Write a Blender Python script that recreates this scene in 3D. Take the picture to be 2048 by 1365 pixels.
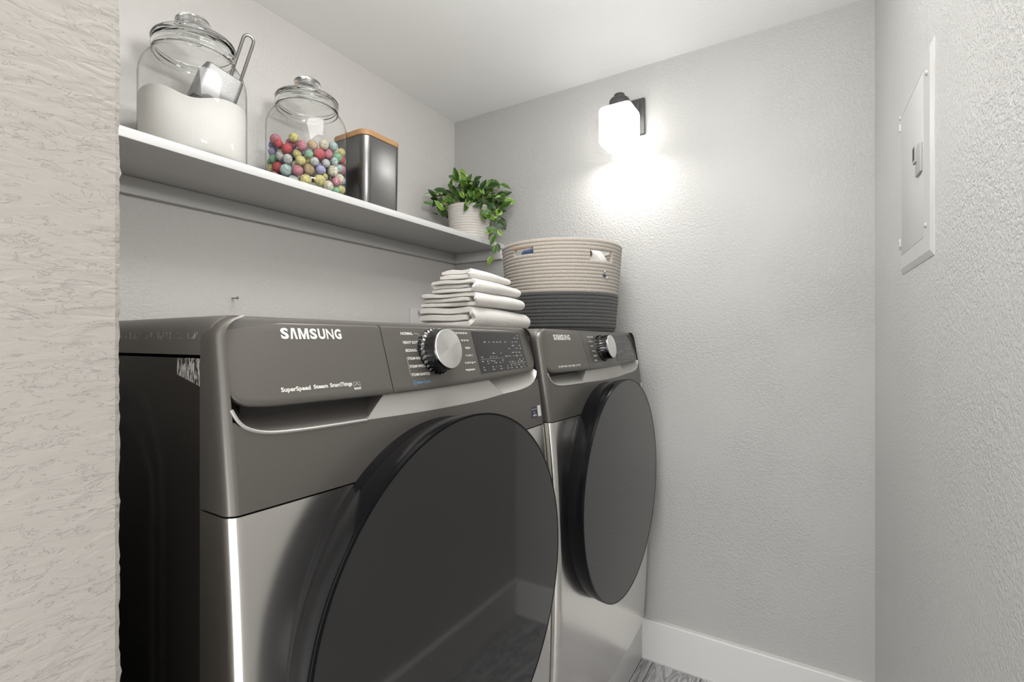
import bpy, bmesh, math, random
from mathutils import Vector, Matrix, Quaternion
for o in list(bpy.data.objects): bpy.data.objects.remove(o)
sc = bpy.context.scene
COL = sc.collection
R = math.radians
rnd = random.Random(7)

# ------------------------------------------------------------------ camera
TH = R(31.86); CT, ST = math.cos(TH), math.sin(TH); H = 1.0966
cam = bpy.data.cameras.new('camera'); camo = bpy.data.objects.new('camera', cam); COL.objects.link(camo)
camo.location = (0, 0, H); camo.rotation_euler = (R(90), 0, TH - R(90))
cam.sensor_width = 36; cam.lens = 972 / 2048 * 36; cam.clip_start = .02
sc.camera = camo
# ------------------------------------------------------------------ world, lights, exposure
sc.view_settings.view_transform = 'Standard'; sc.view_settings.look = 'None'
sc.view_settings.gamma = 1; sc.view_settings.use_curve_mapping = False
sc.view_settings.exposure = 0.86
w = bpy.data.worlds.new('world'); sc.world = w; w.use_nodes = True
bg = w.node_tree.nodes['Background']; bg.inputs[0].default_value = (1, .995, .985, 1); bg.inputs[1].default_value = 1.2
def area(name, loc, target, sx, sy, power, col=(1, 1, 1)):
    l = bpy.data.lights.new(name, 'AREA'); l.shape = 'RECTANGLE'; l.size = sx; l.size_y = sy; l.energy = power; l.color = col
    o = bpy.data.objects.new(name, l); COL.objects.link(o); o.location = loc
    o.rotation_euler = (Vector(target) - Vector(loc)).to_track_quat('-Z', 'Y').to_euler(); return o
area('hall_fill', (-2.3, .10, .55), (1, .0, .55), 1.4, 1.1, 15, (1, .995, .985))  # added low fill from behind the camera, no known source there
area('upward_fill', (.42, .03, 1.62), (.74, .54, 2.54), .24, .24, 5.6, (1, .995, .985))  # added unseen fill aimed up at the ceiling and back wall
area('overhead_fill', (.66, .40, 2.035), (.66, .4001, 0), .6, .3, 4.3, (1, .99, .975))  # added downward fill out of view, evens out walls and machine fronts
SHADE_EMIT = 2.7
BULB_POWER = .85

# ------------------------------------------------------------------ helpers
def link(name, me, mat=None, parent=None):
    o = bpy.data.objects.new(name, me); COL.objects.link(o)
    if mat is not None and len(me.materials) == 0: me.materials.append(mat)
    if parent is not None: o.parent = parent
    return o
def mesh(name, vs, fs, mat=None, parent=None, smooth=None, fix=True):
    me = bpy.data.meshes.new(name); me.from_pydata([tuple(v) for v in vs], [], fs)
    if fix:
        bm = bmesh.new(); bm.from_mesh(me); bmesh.ops.recalc_face_normals(bm, faces=bm.faces); bm.to_mesh(me); bm.free()
    if smooth is not None:
        for p in me.polygons: p.use_smooth = True
        me.set_sharp_from_angle(angle=R(smooth))
    me.update()
    return link(name, me, mat, parent)
def from_bm(name, bm, mat=None, parent=None, smooth=None):
    me = bpy.data.meshes.new(name); bm.to_mesh(me); bm.free()
    if smooth is not None:
        for p in me.polygons: p.use_smooth = True
        me.set_sharp_from_angle(angle=R(smooth))
    return link(name, me, mat, parent)
def empty(name, loc, label, cat, group=None, rot=(0, 0, 0)):
    o = bpy.data.objects.new(name, None); COL.objects.link(o); o.location = loc; o.rotation_euler = rot
    o.empty_display_size = .05
    return tag(o, label, cat, group)
def tag(o, label, cat, group=None):
    o['label'] = label; o['category'] = cat
    if group: o['group'] = group
    return o
def struct(o, label=None):
    o['kind'] = 'structure'
    if label: o['label'] = label
    return o
def bm_box(bm, x0, y0, z0, x1, y1, z1, bev=0, seg=2, M=None):
    r = bmesh.ops.create_cube(bm, size=1)
    vs = r['verts']
    for v in vs:
        v.co = Vector((x0 + (v.co.x + .5) * (x1 - x0), y0 + (v.co.y + .5) * (y1 - y0), z0 + (v.co.z + .5) * (z1 - z0)))
        if M is not None: v.co = M @ v.co
    if bev:
        es = set(e for v in vs for e in v.link_edges)
        bmesh.ops.bevel(bm, geom=list(es), offset=bev, segments=seg, affect='EDGES', profile=.5)
def box(name, x0, y0, z0, x1, y1, z1, mat, parent=None, bev=0, seg=2):
    bm = bmesh.new(); bm_box(bm, x0, y0, z0, x1, y1, z1, bev, seg)
    return from_bm(name, bm, mat, parent, 40 if bev else None)
def lathe_data(prof, n=64, close=False, axis='z', rmul=None):
    vs, fs = [], []
    m = len(prof)
    for i in range(n):
        a = 2 * math.pi * i / n
        for (r, z) in prof:
            if axis == 'z': vs.append((r * math.cos(a), r * math.sin(a), z))
            else: vs.append((r * math.cos(a), z, r * math.sin(a)))
    for i in range(n):
        j = (i + 1) % n
        for k in range(m - 1 + (1 if close else 0)):
            k2 = (k + 1) % m
            fs.append((i * m + k, j * m + k, j * m + k2, i * m + k2))
    return vs, fs
def lathe(name, prof, mat, parent=None, n=64, close=False, axis='z', smooth=40, loc=None):
    vs, fs = lathe_data(prof, n, close, axis)
    me = bpy.data.meshes.new(name); me.from_pydata(vs, [], fs)
    bm = bmesh.new(); bm.from_mesh(me); bmesh.ops.remove_doubles(bm, verts=bm.verts, dist=1e-6)
    bmesh.ops.dissolve_degenerate(bm, edges=bm.edges, dist=1e-7)
    bmesh.ops.recalc_face_normals(bm, faces=bm.faces); bm.to_mesh(me); bm.free()
    for p in me.polygons: p.use_smooth = True
    me.set_sharp_from_angle(angle=R(smooth))
    o = link(name, me, mat, parent)
    if loc: o.location = loc
    return o
def tube_data(pts, r, n=8, closed=False, rfun=None):
    pts = [Vector(p) for p in pts]; m = len(pts); vs, fs = [], []
    up = None
    for i, p in enumerate(pts):
        if closed: d = pts[(i + 1) % m] - pts[i - 1]
        else: d = pts[min(i + 1, m - 1)] - pts[max(i - 1, 0)]
        d.normalize()
        if up is None:
            up = Vector((0, 0, 1)) if abs(d.z) < .9 else Vector((1, 0, 0))
        a = d.cross(up); a.normalize(); b = a.cross(d); b.normalize(); up = b
        rr = r if rfun is None else rfun(i / max(1, m - 1))
        for k in range(n):
            t = 2 * math.pi * k / n
            vs.append(p + a * rr * math.cos(t) + b * rr * math.sin(t))
    for i in range(m if closed else m - 1):
        j = (i + 1) % m
        for k in range(n):
            k2 = (k + 1) % n
            fs.append((i * n + k, i * n + k2, j * n + k2, j * n + k))
    if not closed:
        fs.append(tuple(range(n))); fs.append(tuple((m - 1) * n + k for k in reversed(range(n))))
    return vs, fs
def tube(name, pts, r, mat, parent=None, n=8, closed=False, rfun=None):
    vs, fs = tube_data(pts, r, n, closed, rfun)
    return mesh(name, vs, fs, mat, parent, 50)
def grid_faces(nu, nv, off=0):
    return [(off + i * nv + j, off + (i + 1) * nv + j, off + (i + 1) * nv + j + 1, off + i * nv + j + 1) for i in range(nu - 1) for j in range(nv - 1)]
def lerp(a, b, t): return a + (b - a) * t
def interp(x, pts):
    if x <= pts[0][0]: return pts[0][1]
    for (a, va), (b, vb) in zip(pts, pts[1:]):
        if x <= b:
            t = (x - a) / (b - a); return va + (vb - va) * t
    return pts[-1][1]
def sinterp(x, pts):
    # catmull-rom
    n = len(pts)
    if x <= pts[0][0]: return pts[0][1]
    if x >= pts[-1][0]: return pts[-1][1]
    for i in range(n - 1):
        if x <= pts[i + 1][0]:
            x0, y0 = pts[i]; x1, y1 = pts[i + 1]; h = x1 - x0; t = (x - x0) / h
            m0 = (y1 - pts[i - 1][1]) / (x1 - pts[i - 1][0]) if i > 0 else (y1 - y0) / h
            m1 = (pts[i + 2][1] - y0) / (pts[i + 2][0] - x0) if i < n - 2 else (y1 - y0) / h
            t2, t3 = t * t, t * t * t
            return (2 * t3 - 3 * t2 + 1) * y0 + (t3 - 2 * t2 + t) * h * m0 + (-2 * t3 + 3 * t2) * y1 + (t3 - t2) * h * m1

# ------------------------------------------------------------------ materials
def mat(name, col, rough=.5, metal=0, **kw):
    m = bpy.data.materials.new(name); m.use_nodes = True
    b = m.node_tree.nodes['Principled BSDF']
    b.inputs['Base Color'].default_value = (*col, 1); b.inputs['Roughness'].default_value = rough; b.inputs['Metallic'].default_value = metal
    for k, v in kw.items(): b.inputs[k.replace('_', ' ')].default_value = v
    return m
class NT:
    def __init__(s, m): s.t = m.node_tree; s.b = s.t.nodes['Principled BSDF']; s.tc = None
    def n(s, typ, **kw):
        x = s.t.nodes.new(typ)
        for k, v in kw.items(): setattr(x, k, v)
        return x
    def l(s, a, b): s.t.links.new(a, b)
    def coord(s, scale=(1, 1, 1), rot=(0, 0, 0), kind='Object'):
        if s.tc is None: s.tc = s.n('ShaderNodeTexCoord')
        mp = s.n('ShaderNodeMapping'); mp.inputs['Scale'].default_value = scale; mp.inputs['Rotation'].default_value = rot
        s.l(s.tc.outputs[kind], mp.inputs['Vector']); return mp.outputs[0]
    def noise(s, vec, scale, detail=3, rough=.5, dist=0):
        x = s.n('ShaderNodeTexNoise'); x.inputs['Scale'].default_value = scale; x.inputs['Detail'].default_value = detail
        x.inputs['Roughness'].default_value = rough; x.inputs['Distortion'].default_value = dist
        if vec is not None: s.l(vec, x.inputs['Vector'])
        return x.outputs['Fac']
    def ramp(s, fac, stops):
        x = s.n('ShaderNodeValToRGB'); e = x.color_ramp.elements
        while len(e) < len(stops): e.new(.5)
        for el, (p, c) in zip(e, stops):
            el.position = p; el.color = (c, c, c, 1) if isinstance(c, (int, float)) else (*c, 1)
        s.l(fac, x.inputs[0]); return x.outputs[0]
    def math(s, op, a, b=None, c=None):
        x = s.n('ShaderNodeMath', operation=op)
        for i, v in enumerate((a, b, c)):
            if v is None: continue
            if isinstance(v, (int, float)): x.inputs[i].default_value = v
            else: s.l(v, x.inputs[i])
        return x.outputs[0]
    def mix(s, fac, a, b):
        x = s.n('ShaderNodeMix', data_type='RGBA')
        for i, v in ((0, fac), (6, a), (7, b)):
            if isinstance(v, (int, float)): x.inputs[i].default_value = v
            elif isinstance(v, tuple): x.inputs[i].default_value = (*v, 1)
            else: s.l(v, x.inputs[i])
        return x.outputs[2]
    def bump(s, h, strength, dist, prev=None):
        x = s.n('ShaderNodeBump'); x.inputs['Strength'].default_value = strength; x.inputs['Distance'].default_value = dist
        s.l(h, x.inputs['Height'])
        if prev is not None: s.l(prev, x.inputs['Normal'])
        return x.outputs[0]
    def normal(s, nrm): s.l(nrm, s.b.inputs['Normal'])

def wall_mat(name, col, scale=(1, 1, 1), fine=85, dist=.0016, st=1.0, rough=.5, ledge=None, spec=.5, patch=3.0):
    m = mat(name, col, rough); m.node_tree.nodes['Principled BSDF'].inputs['Specular IOR Level'].default_value = spec
    t = NT(m); v = t.coord(scale)
    a = t.noise(v, fine, 2.5, .55, .6)
    a = t.ramp(a, [(.38, 0), (.62, 1)])
    big = t.noise(t.coord((1, 1, 1)), patch, 2, .5)
    k = t.ramp(big, [(.35, .35), (.62, 1)])
    h = t.math('MULTIPLY', a, k)
    nrm = t.bump(h, st, dist)
    if ledge:
        sc_, thr, d = ledge
        b = t.noise(t.coord(scale), sc_, 5, .62, 1.2)
        b = t.ramp(b, [(thr, 0), (thr + .012, 1)])
        nrm = t.bump(b, 1, d, nrm)
    t.normal(nrm)
    tint = t.noise(t.coord((1, 1, 1)), 2.0, 2)
    t.l(t.mix(tint, tuple(c * .97 for c in col), tuple(min(1, c * 1.03) for c in col)), t.b.inputs['Base Color'])
    return m
M = {}
PAINT = (.60, .575, .545)
M['wall_end'] = wall_mat('wall_paint_end_shaded', (.455, .452, .438), fine=140, dist=.0009, rough=.45)  # same paint as the other walls, darkened to put shade into the colour
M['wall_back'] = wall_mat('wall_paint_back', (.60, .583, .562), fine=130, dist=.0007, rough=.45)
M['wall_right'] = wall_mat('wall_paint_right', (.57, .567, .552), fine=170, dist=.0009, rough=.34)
M['wall_left'] = wall_mat('wall_paint_left_shaded', (.42, .391, .36), scale=(1, 1, 2.6), fine=38, dist=.0006, rough=.6, ledge=(46, .57, .0004), patch=9)  # wall paint toned down: its dimmer lighting is put into the base colour
M['ceiling'] = wall_mat('ceiling_paint', (.85, .848, .835), fine=90, dist=.0003, rough=.8)
M['white_paint'] = mat('white_semi_gloss_paint', (.57, .568, .558), .34)
M['trim_paint'] = mat('white_trim_paint', (.72, .715, .70), .3)
t = NT(M['trim_paint']); t.normal(t.bump(t.noise(t.coord(), 60, 2), .08, .002))
# appliance materials
M['taupe'] = mat('taupe_metallic_paint', (.145, .135, .122), .34, .55)
t = NT(M['taupe']); sp = t.noise(t.coord(), 1500, 1); t.l(t.mix(sp, (.125, .117, .105), (.175, .165, .15)), t.b.inputs['Base Color'])
M['taupe_dark'] = mat('taupe_plastic_recess', (.10, .092, .085), .38, .3)
M['steel'] = mat('brushed_steel', (.74, .72, .69), .2, 1)
t = NT(M['steel']); bn = t.noise(t.coord((3, 3, 900)), 1, 3, .6)
t.l(t.ramp(bn, [(.3, .20), (.7, .225)]), t.b.inputs['Roughness']); t.l(t.mix(bn, (.82, .80, .765), (.87, .85, .815)), t.b.inputs['Base Color'])
M['silver'] = mat('satin_silver_plastic', (.50, .487, .462), .42, .6)
M['chrome'] = mat('chrome', (.75, .75, .75), .12, 1)
M['black_gloss'] = mat('black_gloss_door_ring', (.005, .005, .006), .22, 0, Specular_IOR_Level=.12)
M['door_glass'] = mat('dark_tinted_door_glass', (.014, .014, .014), .05, 0, IOR=1.72)
t = NT(M['door_glass']); t.normal(t.bump(t.noise(t.coord(), 900, 1), .015, .0003))
M['gasket'] = mat('black_rubber', (.008, .008, .008), .6)
M['cabinet'] = mat('dark_brown_cabinet_paint', (.021, .018, .016), .3, .2)
t = NT(M['cabinet'])      # scuffs where the paint is worn to pale primer
if True:
    tc = t.coord((1, 1, 1)); sep = t.n('ShaderNodeSeparateXYZ'); t.l(tc, sep.inputs[0])
    sv = t.coord((1, 60, 14), (R(-38), 0, 0)); sn = t.noise(sv, 5, 3, .6)
    streak = t.ramp(sn, [(.47, 0), (.53, 1)])
    yy, zz = sep.outputs['Y'], sep.outputs['Z']
    # patch at the upper front corner of the side panel
    m1 = t.math('MULTIPLY', t.math('LESS_THAN', yy, .118), t.math('GREATER_THAN', yy, .066))
    edge = t.math('ADD', .932, t.math('MULTIPLY', t.math('SUBTRACT', yy, .066), .22))
    m1 = t.math('MULTIPLY', m1, t.math('GREATER_THAN', zz, t.math('SUBTRACT', edge, .022)))
    # sparse nicks
    nk = t.noise(t.coord((1, 30, 10), (R(-38), 0, 0)), 4, 3, .7); nk = t.ramp(nk, [(.70, 0), (.73, 1)])
    m2 = t.math('MULTIPLY', t.ramp(t.noise(t.coord(), 9, 1), [(.56, 0), (.6, 1)]), nk)
    sc_ = t.math('MAXIMUM', t.math('MULTIPLY', m1, streak), t.math('MULTIPLY', m2, .6))
    t.l(t.mix(sc_, (.021, .018, .016), (.66, .65, .63)), t.b.inputs['Base Color'])
    t.l(t.math('ADD', .28, t.math('MULTIPLY', sc_, .4)), t.b.inputs['Roughness'])
M['top_paint'] = mat('grey_top_paint', (.17, .16, .15), .36, .4)
t = NT(M['top_paint'])
if True:
    tc = t.coord((1, 1, 1)); sep = t.n('ShaderNodeSeparateXYZ'); t.l(tc, sep.inputs[0]); zz = sep.outputs['Z']
    nk = t.noise(t.coord((1, 60, 14), (R(-38), 0, 0)), 5, 3, .7); nk = t.ramp(nk, [(.58, 0), (.62, 1)])
    m2 = t.math('MULTIPLY', t.math('GREATER_THAN', zz, .962), t.math('LESS_THAN', zz, .970))
    k = t.math('MULTIPLY', nk, m2)
    t.l(t.mix(k, (.17, .16, .15), (.6, .59, .56)), t.b.inputs['Base Color'])
M['print_white'] = mat('white_print', (.78, .76, .72), .45)
M['print_grey'] = mat('pale_grey_print', (.50, .49, .47), .45)
M['print_blue'] = mat('blue_print', (.13, .30, .52), .45)
M['display'] = mat('dark_display_window', (.028, .028, .028), .14)
M['sticker_navy'] = mat('navy_sticker', (.03, .035, .075), .35)
M['sticker_white'] = mat('white_sticker', (.72, .72, .70), .4)
M['knob_side'] = mat('dark_chrome_knob_side', (.09, .09, .09), .16, 1)
M['knob_face'] = mat('spun_metal_knob_face', (.88, .87, .85), .28, 1, Anisotropic=.85)
t = NT(M['knob_face']); tg = t.n('ShaderNodeTangent', direction_type='RADIAL', axis='Y'); t.l(tg.outputs[0], t.b.inputs['Tangent'])
# shelf objects
def thin_glass(name):
    m = bpy.data.materials.new(name); m.use_nodes = True; nt = m.node_tree; nt.nodes.clear()
    o = nt.nodes.new('ShaderNodeOutputMaterial'); mx = nt.nodes.new('ShaderNodeMixShader')
    tr = nt.nodes.new('ShaderNodeBsdfTransparent'); gl = nt.nodes.new('ShaderNodeBsdfGlossy'); gl.inputs['Roughness'].default_value = .02
    lw = nt.nodes.new('ShaderNodeLayerWeight'); lw.inputs['Blend'].default_value = .5
    cr = nt.nodes.new('ShaderNodeValToRGB'); e = cr.color_ramp.elements
    e[0].position = .72; e[0].color = (.99, .993, .99, 1); e[1].position = 1; e[1].color = (.42, .44, .43, 1)
    fr = nt.nodes.new('ShaderNodeMath'); fr.operation = 'POWER'; fr.inputs[1].default_value = 4.5
    fm = nt.nodes.new('ShaderNodeMath'); fm.operation = 'MULTIPLY_ADD'; fm.inputs[1].default_value = .55; fm.inputs[2].default_value = .03
    L = nt.links.new
    L(lw.outputs['Facing'], cr.inputs[0]); L(cr.outputs[0], tr.inputs[0]); L(lw.outputs['Facing'], fr.inputs[0]); L(fr.outputs[0], fm.inputs[0]); L(fm.outputs[0], mx.inputs[0])
    L(tr.outputs[0], mx.inputs[1]); L(gl.outputs[0], mx.inputs[2]); L(mx.outputs[0], o.inputs[0])
    return m
M['jar_wall'] = thin_glass('clear_jar_wall_glass')
M['glass'] = mat('clear_solid_glass', (.97, .985, .975), .01, 0, Transmission_Weight=1.0, IOR=1.45)
M['powder'] = mat('white_detergent_powder', (.58, .57, .545), .9)
t = NT(M['powder']); t.normal(t.bump(t.noise(t.coord(), 700, 2), .3, .001))
M['scoop'] = mat('satin_aluminium', (.42, .415, .40), .3, 1)
M['scoop_dusty'] = mat('dusty_aluminium', (.34, .335, .33), .48, .9)
t = NT(M['scoop_dusty']); t.l(t.mix(t.ramp(t.noise(t.coord(), 900, 2), [(.55, 0), (.68, 1)]), (.25, .247, .243), (.46, .455, .45)), t.b.inputs['Base Color'])
M['tin'] = mat('dark_grey_brushed_tin', (.20, .198, .195), .27, .95)
M['wood'] = mat('honey_bamboo_wood', (.42, .235, .105), .5)
t = NT(M['wood']); g = t.noise(t.coord((6, 60, 60)), 3, 3); t.l(t.mix(g, (.33, .17, .07), (.50, .30, .145)), t.b.inputs['Base Color'])
M['pot'] = mat('cream_ribbed_pot', (.56, .53, .495), .7)
M['soil'] = mat('dark_potting_soil', (.03, .022, .015), .95)
M['stem'] = mat('green_plant_stem', (.16, .25, .05), .5)
def leaf_mat(name, dark, light, edge):
    m = mat(name, dark, .42); t = NT(m); sep = t.n('ShaderNodeSeparateXYZ'); t.l(t.coord(), sep.inputs[0])
    ax = t.math('ABSOLUTE', sep.outputs['X'])
    n = t.noise(t.coord((1, 1, 1)), 5, 3, .6)
    f = t.math('ADD', ax, t.math('MULTIPLY', t.math('SUBTRACT', n, .5), .55))
    c = t.mix(t.ramp(f, [(edge - .05, 0), (edge + .06, 1)]), dark, light)
    t.l(c, t.b.inputs['Base Color']); t.b.inputs['Subsurface Weight'].default_value = 0
    return m
M['leaf_dark'] = leaf_mat('deep_green_leaf', (.016, .050, .006), (.06, .13, .016), .2)
M['leaf_mid'] = leaf_mat('mid_green_leaf', (.045, .120, .012), (.17, .27, .05), .19)
M['leaf_lime'] = leaf_mat('lime_variegated_leaf', (.14, .28, .025), (.42, .50, .19), .15)
def fabric(name, col, sc1=400, d=.0012, st=.6):
    m = mat(name, col, .95, 0, Sheen_Weight=.25); t = NT(m)
    a = t.noise(t.coord(), sc1, 3, .7); b = t.noise(t.coord(), 45, 2)
    t.normal(t.bump(a, st, d, t.bump(b, .35, .003)))
    t.l(t.mix(a, tuple(c * .88 for c in col), tuple(min(1, c * 1.08) for c in col)), t.b.inputs['Base Color'])
    return m
M['towel'] = fabric('white_terry_cotton', (.69, .668, .63))
M['rope_light'] = fabric('natural_cotton_rope', (.40, .362, .315), 700, .0008)
M['rope_dark'] = fabric('charcoal_cotton_rope', (.060, .060, .061), 700, .0008)
M['cloth_blue'] = fabric('navy_cloth', (.05, .09, .2), 500)
M['cloth_white'] = fabric('white_cloth', (.8, .79, .77), 500)
M['cloth_brown'] = fabric('brown_cloth', (.16, .08, .03), 500)
M['thread'] = mat('orange_thread', (.55, .25, .07), .8)
# lamp
M['bronze'] = mat('dark_pewter_metal', (.10, .098, .098), .42, .8)
m = bpy.data.materials.new('lit_opal_glass'); m.use_nodes = True; M['opal'] = m
b = m.node_tree.nodes['Principled BSDF']; b.inputs['Base Color'].default_value = (.9, .89, .87, 1); b.inputs['Roughness'].default_value = .25
b.inputs['Emission Color'].default_value = (1, .985, .955, 1); b.inputs['Emission Strength'].default_value = SHADE_EMIT
M['panel_paint'] = mat('white_enamel_steel', (.565, .562, .548), .4)
M['latch'] = mat('grey_plastic_latch', (.40, .395, .385), .4)
M['dark_gap'] = mat('dark_gap', (.03, .03, .03), .8)
M['screw'] = mat('painted_screw', (.55, .54, .52), .4, .2)
M['nail'] = mat('dull_steel_nail', (.25, .25, .25), .4, .8)
# floor
m = mat('grey_wood_plank', (.2, .2, .21), .38); M['plank'] = m; t = NT(m)
oi = t.n('ShaderNodeObjectInfo'); vv = t.n('ShaderNodeVectorMath', operation='MULTIPLY_ADD')
t.l(t.coord((1.0, 7, 1)), vv.inputs[0]); vv.inputs[1].default_value = (1, 1, 1)
cmb = t.n('ShaderNodeCombineXYZ'); t.l(t.math('MULTIPLY', oi.outputs['Random'], 40), cmb.inputs[0]); t.l(t.math('MULTIPLY', oi.outputs['Random'], 23), cmb.inputs[1]); t.l(cmb.outputs[0], vv.inputs[2])
nz = t.noise(vv.outputs[0], 2.2, 3, .5, 1.6)
rings = t.math('FRACT', t.math('MULTIPLY', nz, 9))
rg = t.ramp(rings, [(0, .2), (.45, .75), (.6, 1), (1, .2)])
fine = t.noise(t.coord((4, 160, 1)), 3, 3)
f = t.math('MULTIPLY', rg, t.math('ADD', .5, fine))
t.l(t.mix(f, (.15, .15, .157), (.52, .515, .525)), t.b.inputs['Base Color'])
t.normal(t.bump(fine, .15, .0006))
M['underlay'] = mat('dark_underlay', (.03, .03, .03), .9)

# ------------------------------------------------------------------ room shell
XE, YB, YR, ZC = 1.685, 1.3455, -.1444, 2.0587
XL, YL = .1735, .495
YP, ZP = .505, .137            # plinth
WS = .0244                     # slope of the slightly skewed right wall
def yright(x): return YR + (x - XE) * WS
XH = -.75
struct(box('wall_back', XL, YB, 0, XE + .1, YB + .1, ZC + .1, M['wall_back']), 'textured pale grey wall behind the two machines')
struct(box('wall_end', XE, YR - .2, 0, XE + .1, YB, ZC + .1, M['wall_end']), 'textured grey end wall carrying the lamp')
XRW = -.1
vs = [(XE + .1, yright(XE + .1), 0), (XRW, yright(XRW), 0), (XRW, yright(XRW) - .1, 0), (XE + .1, yright(XE + .1) - .1, 0)]
vs += [(a, b, ZC + .1) for a, b, c in vs]
struct(mesh('wall_right', vs, [(0, 1, 2, 3), (4, 5, 6, 7), (0, 1, 5, 4), (1, 2, 6, 5), (2, 3, 7, 6), (3, 0, 4, 7)], M['wall_right']), 'textured pale wall close on the right with a breaker panel')
# near left wall with a slightly ragged plaster corner
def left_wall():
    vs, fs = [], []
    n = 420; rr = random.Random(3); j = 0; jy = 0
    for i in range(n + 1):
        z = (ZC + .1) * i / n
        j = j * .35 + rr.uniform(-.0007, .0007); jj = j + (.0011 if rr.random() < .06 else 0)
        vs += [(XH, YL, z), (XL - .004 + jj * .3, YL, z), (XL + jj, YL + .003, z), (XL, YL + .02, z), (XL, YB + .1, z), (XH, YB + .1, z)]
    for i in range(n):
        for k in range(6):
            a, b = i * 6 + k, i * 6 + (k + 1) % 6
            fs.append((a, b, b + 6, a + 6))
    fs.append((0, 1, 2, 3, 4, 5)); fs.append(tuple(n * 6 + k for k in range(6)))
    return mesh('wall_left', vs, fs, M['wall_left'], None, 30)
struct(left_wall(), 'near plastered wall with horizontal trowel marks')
struct(box('ceiling', XH, -.35, ZC, XE, YB, ZC + .1, M['ceiling']), 'plain white ceiling')
# plinth under the machines
struct(box('trim_1', XL, YP, 0, XE, YB, ZP, M['trim_paint'], None, .002), 'white painted plinth under the machines')
BT = .019
def baseboard(name, p0, p1, nrm, label):
    p0, p1, nrm = Vector(p0), Vector(p1), Vector(nrm)
    prof = [(0, 0), (BT, 0), (BT, .1335), (BT - .0012, .136), (BT - .0035, .137), (.0, .137)]
    vs = [];
    for p in (p0, p1):
        for d, z in prof: vs.append(p + nrm * d + Vector((0, 0, z)))
    n = len(prof)
    fs = [(k, (k + 1) % n, n + (k + 1) % n, n + k) for k in range(n)] + [tuple(range(n)), tuple(range(n, 2 * n))]
    return struct(mesh(name, vs, fs, M['trim_paint']), label)
baseboard('baseboard_end', (XE, YR, 0), (XE, YP, 0), (-1, 0, 0), 'white baseboard along the end wall')
baseboard('baseboard_right', (XRW, yright(XRW), 0), (XE - BT, yright(XE - BT), 0), (0, 1, 0), 'white baseboard along the right wall')
baseboard('baseboard_left', (XH, YL, 0), (XL, YL, 0), (0, -1, 0), 'white baseboard along the near left wall')
# thin caulk line where the end wall trim meets the planks
floor = struct(box('floor', XH, -.3, -.06, XE + .05, YP + .01, -.012, M['underlay']), 'grey wood plank floor')
PW = .156; xe = XE - BT - .001
for r_ in range(5):
    y1 = min(YP - .001, .468 + PW * (1 - r_) if r_ else YP - .001); 
    y1 = YP - .001 if r_ == 0 else .468 - PW * (r_ - 1)
    y0 = .468 - PW * r_
    if r_ == 0: y0 = .468
    x = xe; first = True
    offs = [.95, .6, 1.2, .4, .8][r_]
    while x > XH:
        L = offs if first else 1.22; first = False
        xa = max(XH, x - L)
        ya = max(y0, -.235)
        o = box('plank', xa + .0006, ya + .0006, -.012, x - .0006, y1 - .0006, 0, M['plank'], floor, .0012, 1)
        x -= L
# thin white caulk bead along trim
struct(box('trim_2', XE - BT - .0035, YR, 0, XE - BT, YP, .0025, M['white_paint']), 'thin white caulk line at the foot of the end baseboard')

# ------------------------------------------------------------------ shelf
SZ, SY = H + .3975, 1.083
sh = empty('wall_shelf', (XL, YB, SZ), 'long white wall shelf above the machines, holding jars, tin and plant', 'shelf')
box('shelf_board', .001, SY - YB, -.0200, XE - XL - .001, -.001, 0, M['white_paint'], sh, .0012)
c1 = box('cleat', .001, -.019, -.0605, XE - XL - .02, -.0005, -.0203, M['white_paint'], sh, .001)
box('cleat', XE - XL - .0195, SY - YB + .006, -.0605, XE - XL - .001, -.001, -.0203, M['white_paint'], sh, .001)

# ------------------------------------------------------------------ washing machines
W = .686
PROF = [(0, .004), (.2, -.008), (.4, -.013), (.61, -.0075), (.778, .006), (.885, .021), (.985, .0376)]
def S(x, z):
    t_ = (x - .343) / .343
    return sinterp(z, PROF) + .008 * (t_ * t_ - 1)
def Sp(x, z):
    t_ = (x - .343) / .343
    return .010 + .31 * (z - .886) + .010 * t_ * t_
ZTOP = .988
CR = .0155
def outline(z, nf=44):
    """front frame outline at height z: left seam, corner, bowed front, corner, right seam"""
    ins = 0
    if z > .962: ins = .024 - math.sqrt(max(0, .024 ** 2 - (z - .962) ** 2))
    pts = []
    xl, xr = ins, W - ins
    yc = S(CR, z)
    # left wrap
    yb = .063
    for k in range(4): pts.append((xl, lerp(yb, yc + CR * .9 + .001, k / 3)))
    for k in range(1, 7):
        a = R(90 * k / 7); pts.append((xl + CR * .9 * (1 - math.cos(a)), yc + CR * .9 * (1 - math.sin(a))))
    a0 = len(pts)
    for k in range(nf + 1):
        x = lerp(xl + CR * .9, xr - CR * .9, k / nf); pts.append((x, S(x, z)))
    left = pts[:a0]; 
    for (x, y) in reversed(left): pts.append((W - x, y))
    return pts, a0
ZL = [(.006, .905), (.010, .888), (.018, .872), (.030, .863), (.050, .8575), (.085, .855), (.13, .8540), (.183, .8535), (.26, .852), (.343, .8515), (.45, .853), (.524, .857), (.59, .8595), (.630, .864), (.652, .870), (.668, .880), (.676, .893), (.681, .907)]
ZU = [(.010, .905), (.018, .897), (.034, .890), (.06, .8878), (.118, .8872), (.234, .886), (.35, .8868), (.47, .8895), (.58, .8935), (.64, .897), (.662, .902), (.672, .908), (.677, .918)]
def zl(x): return sinterp(x, ZL)
def zu(x): return sinterp(x, ZU)

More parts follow.
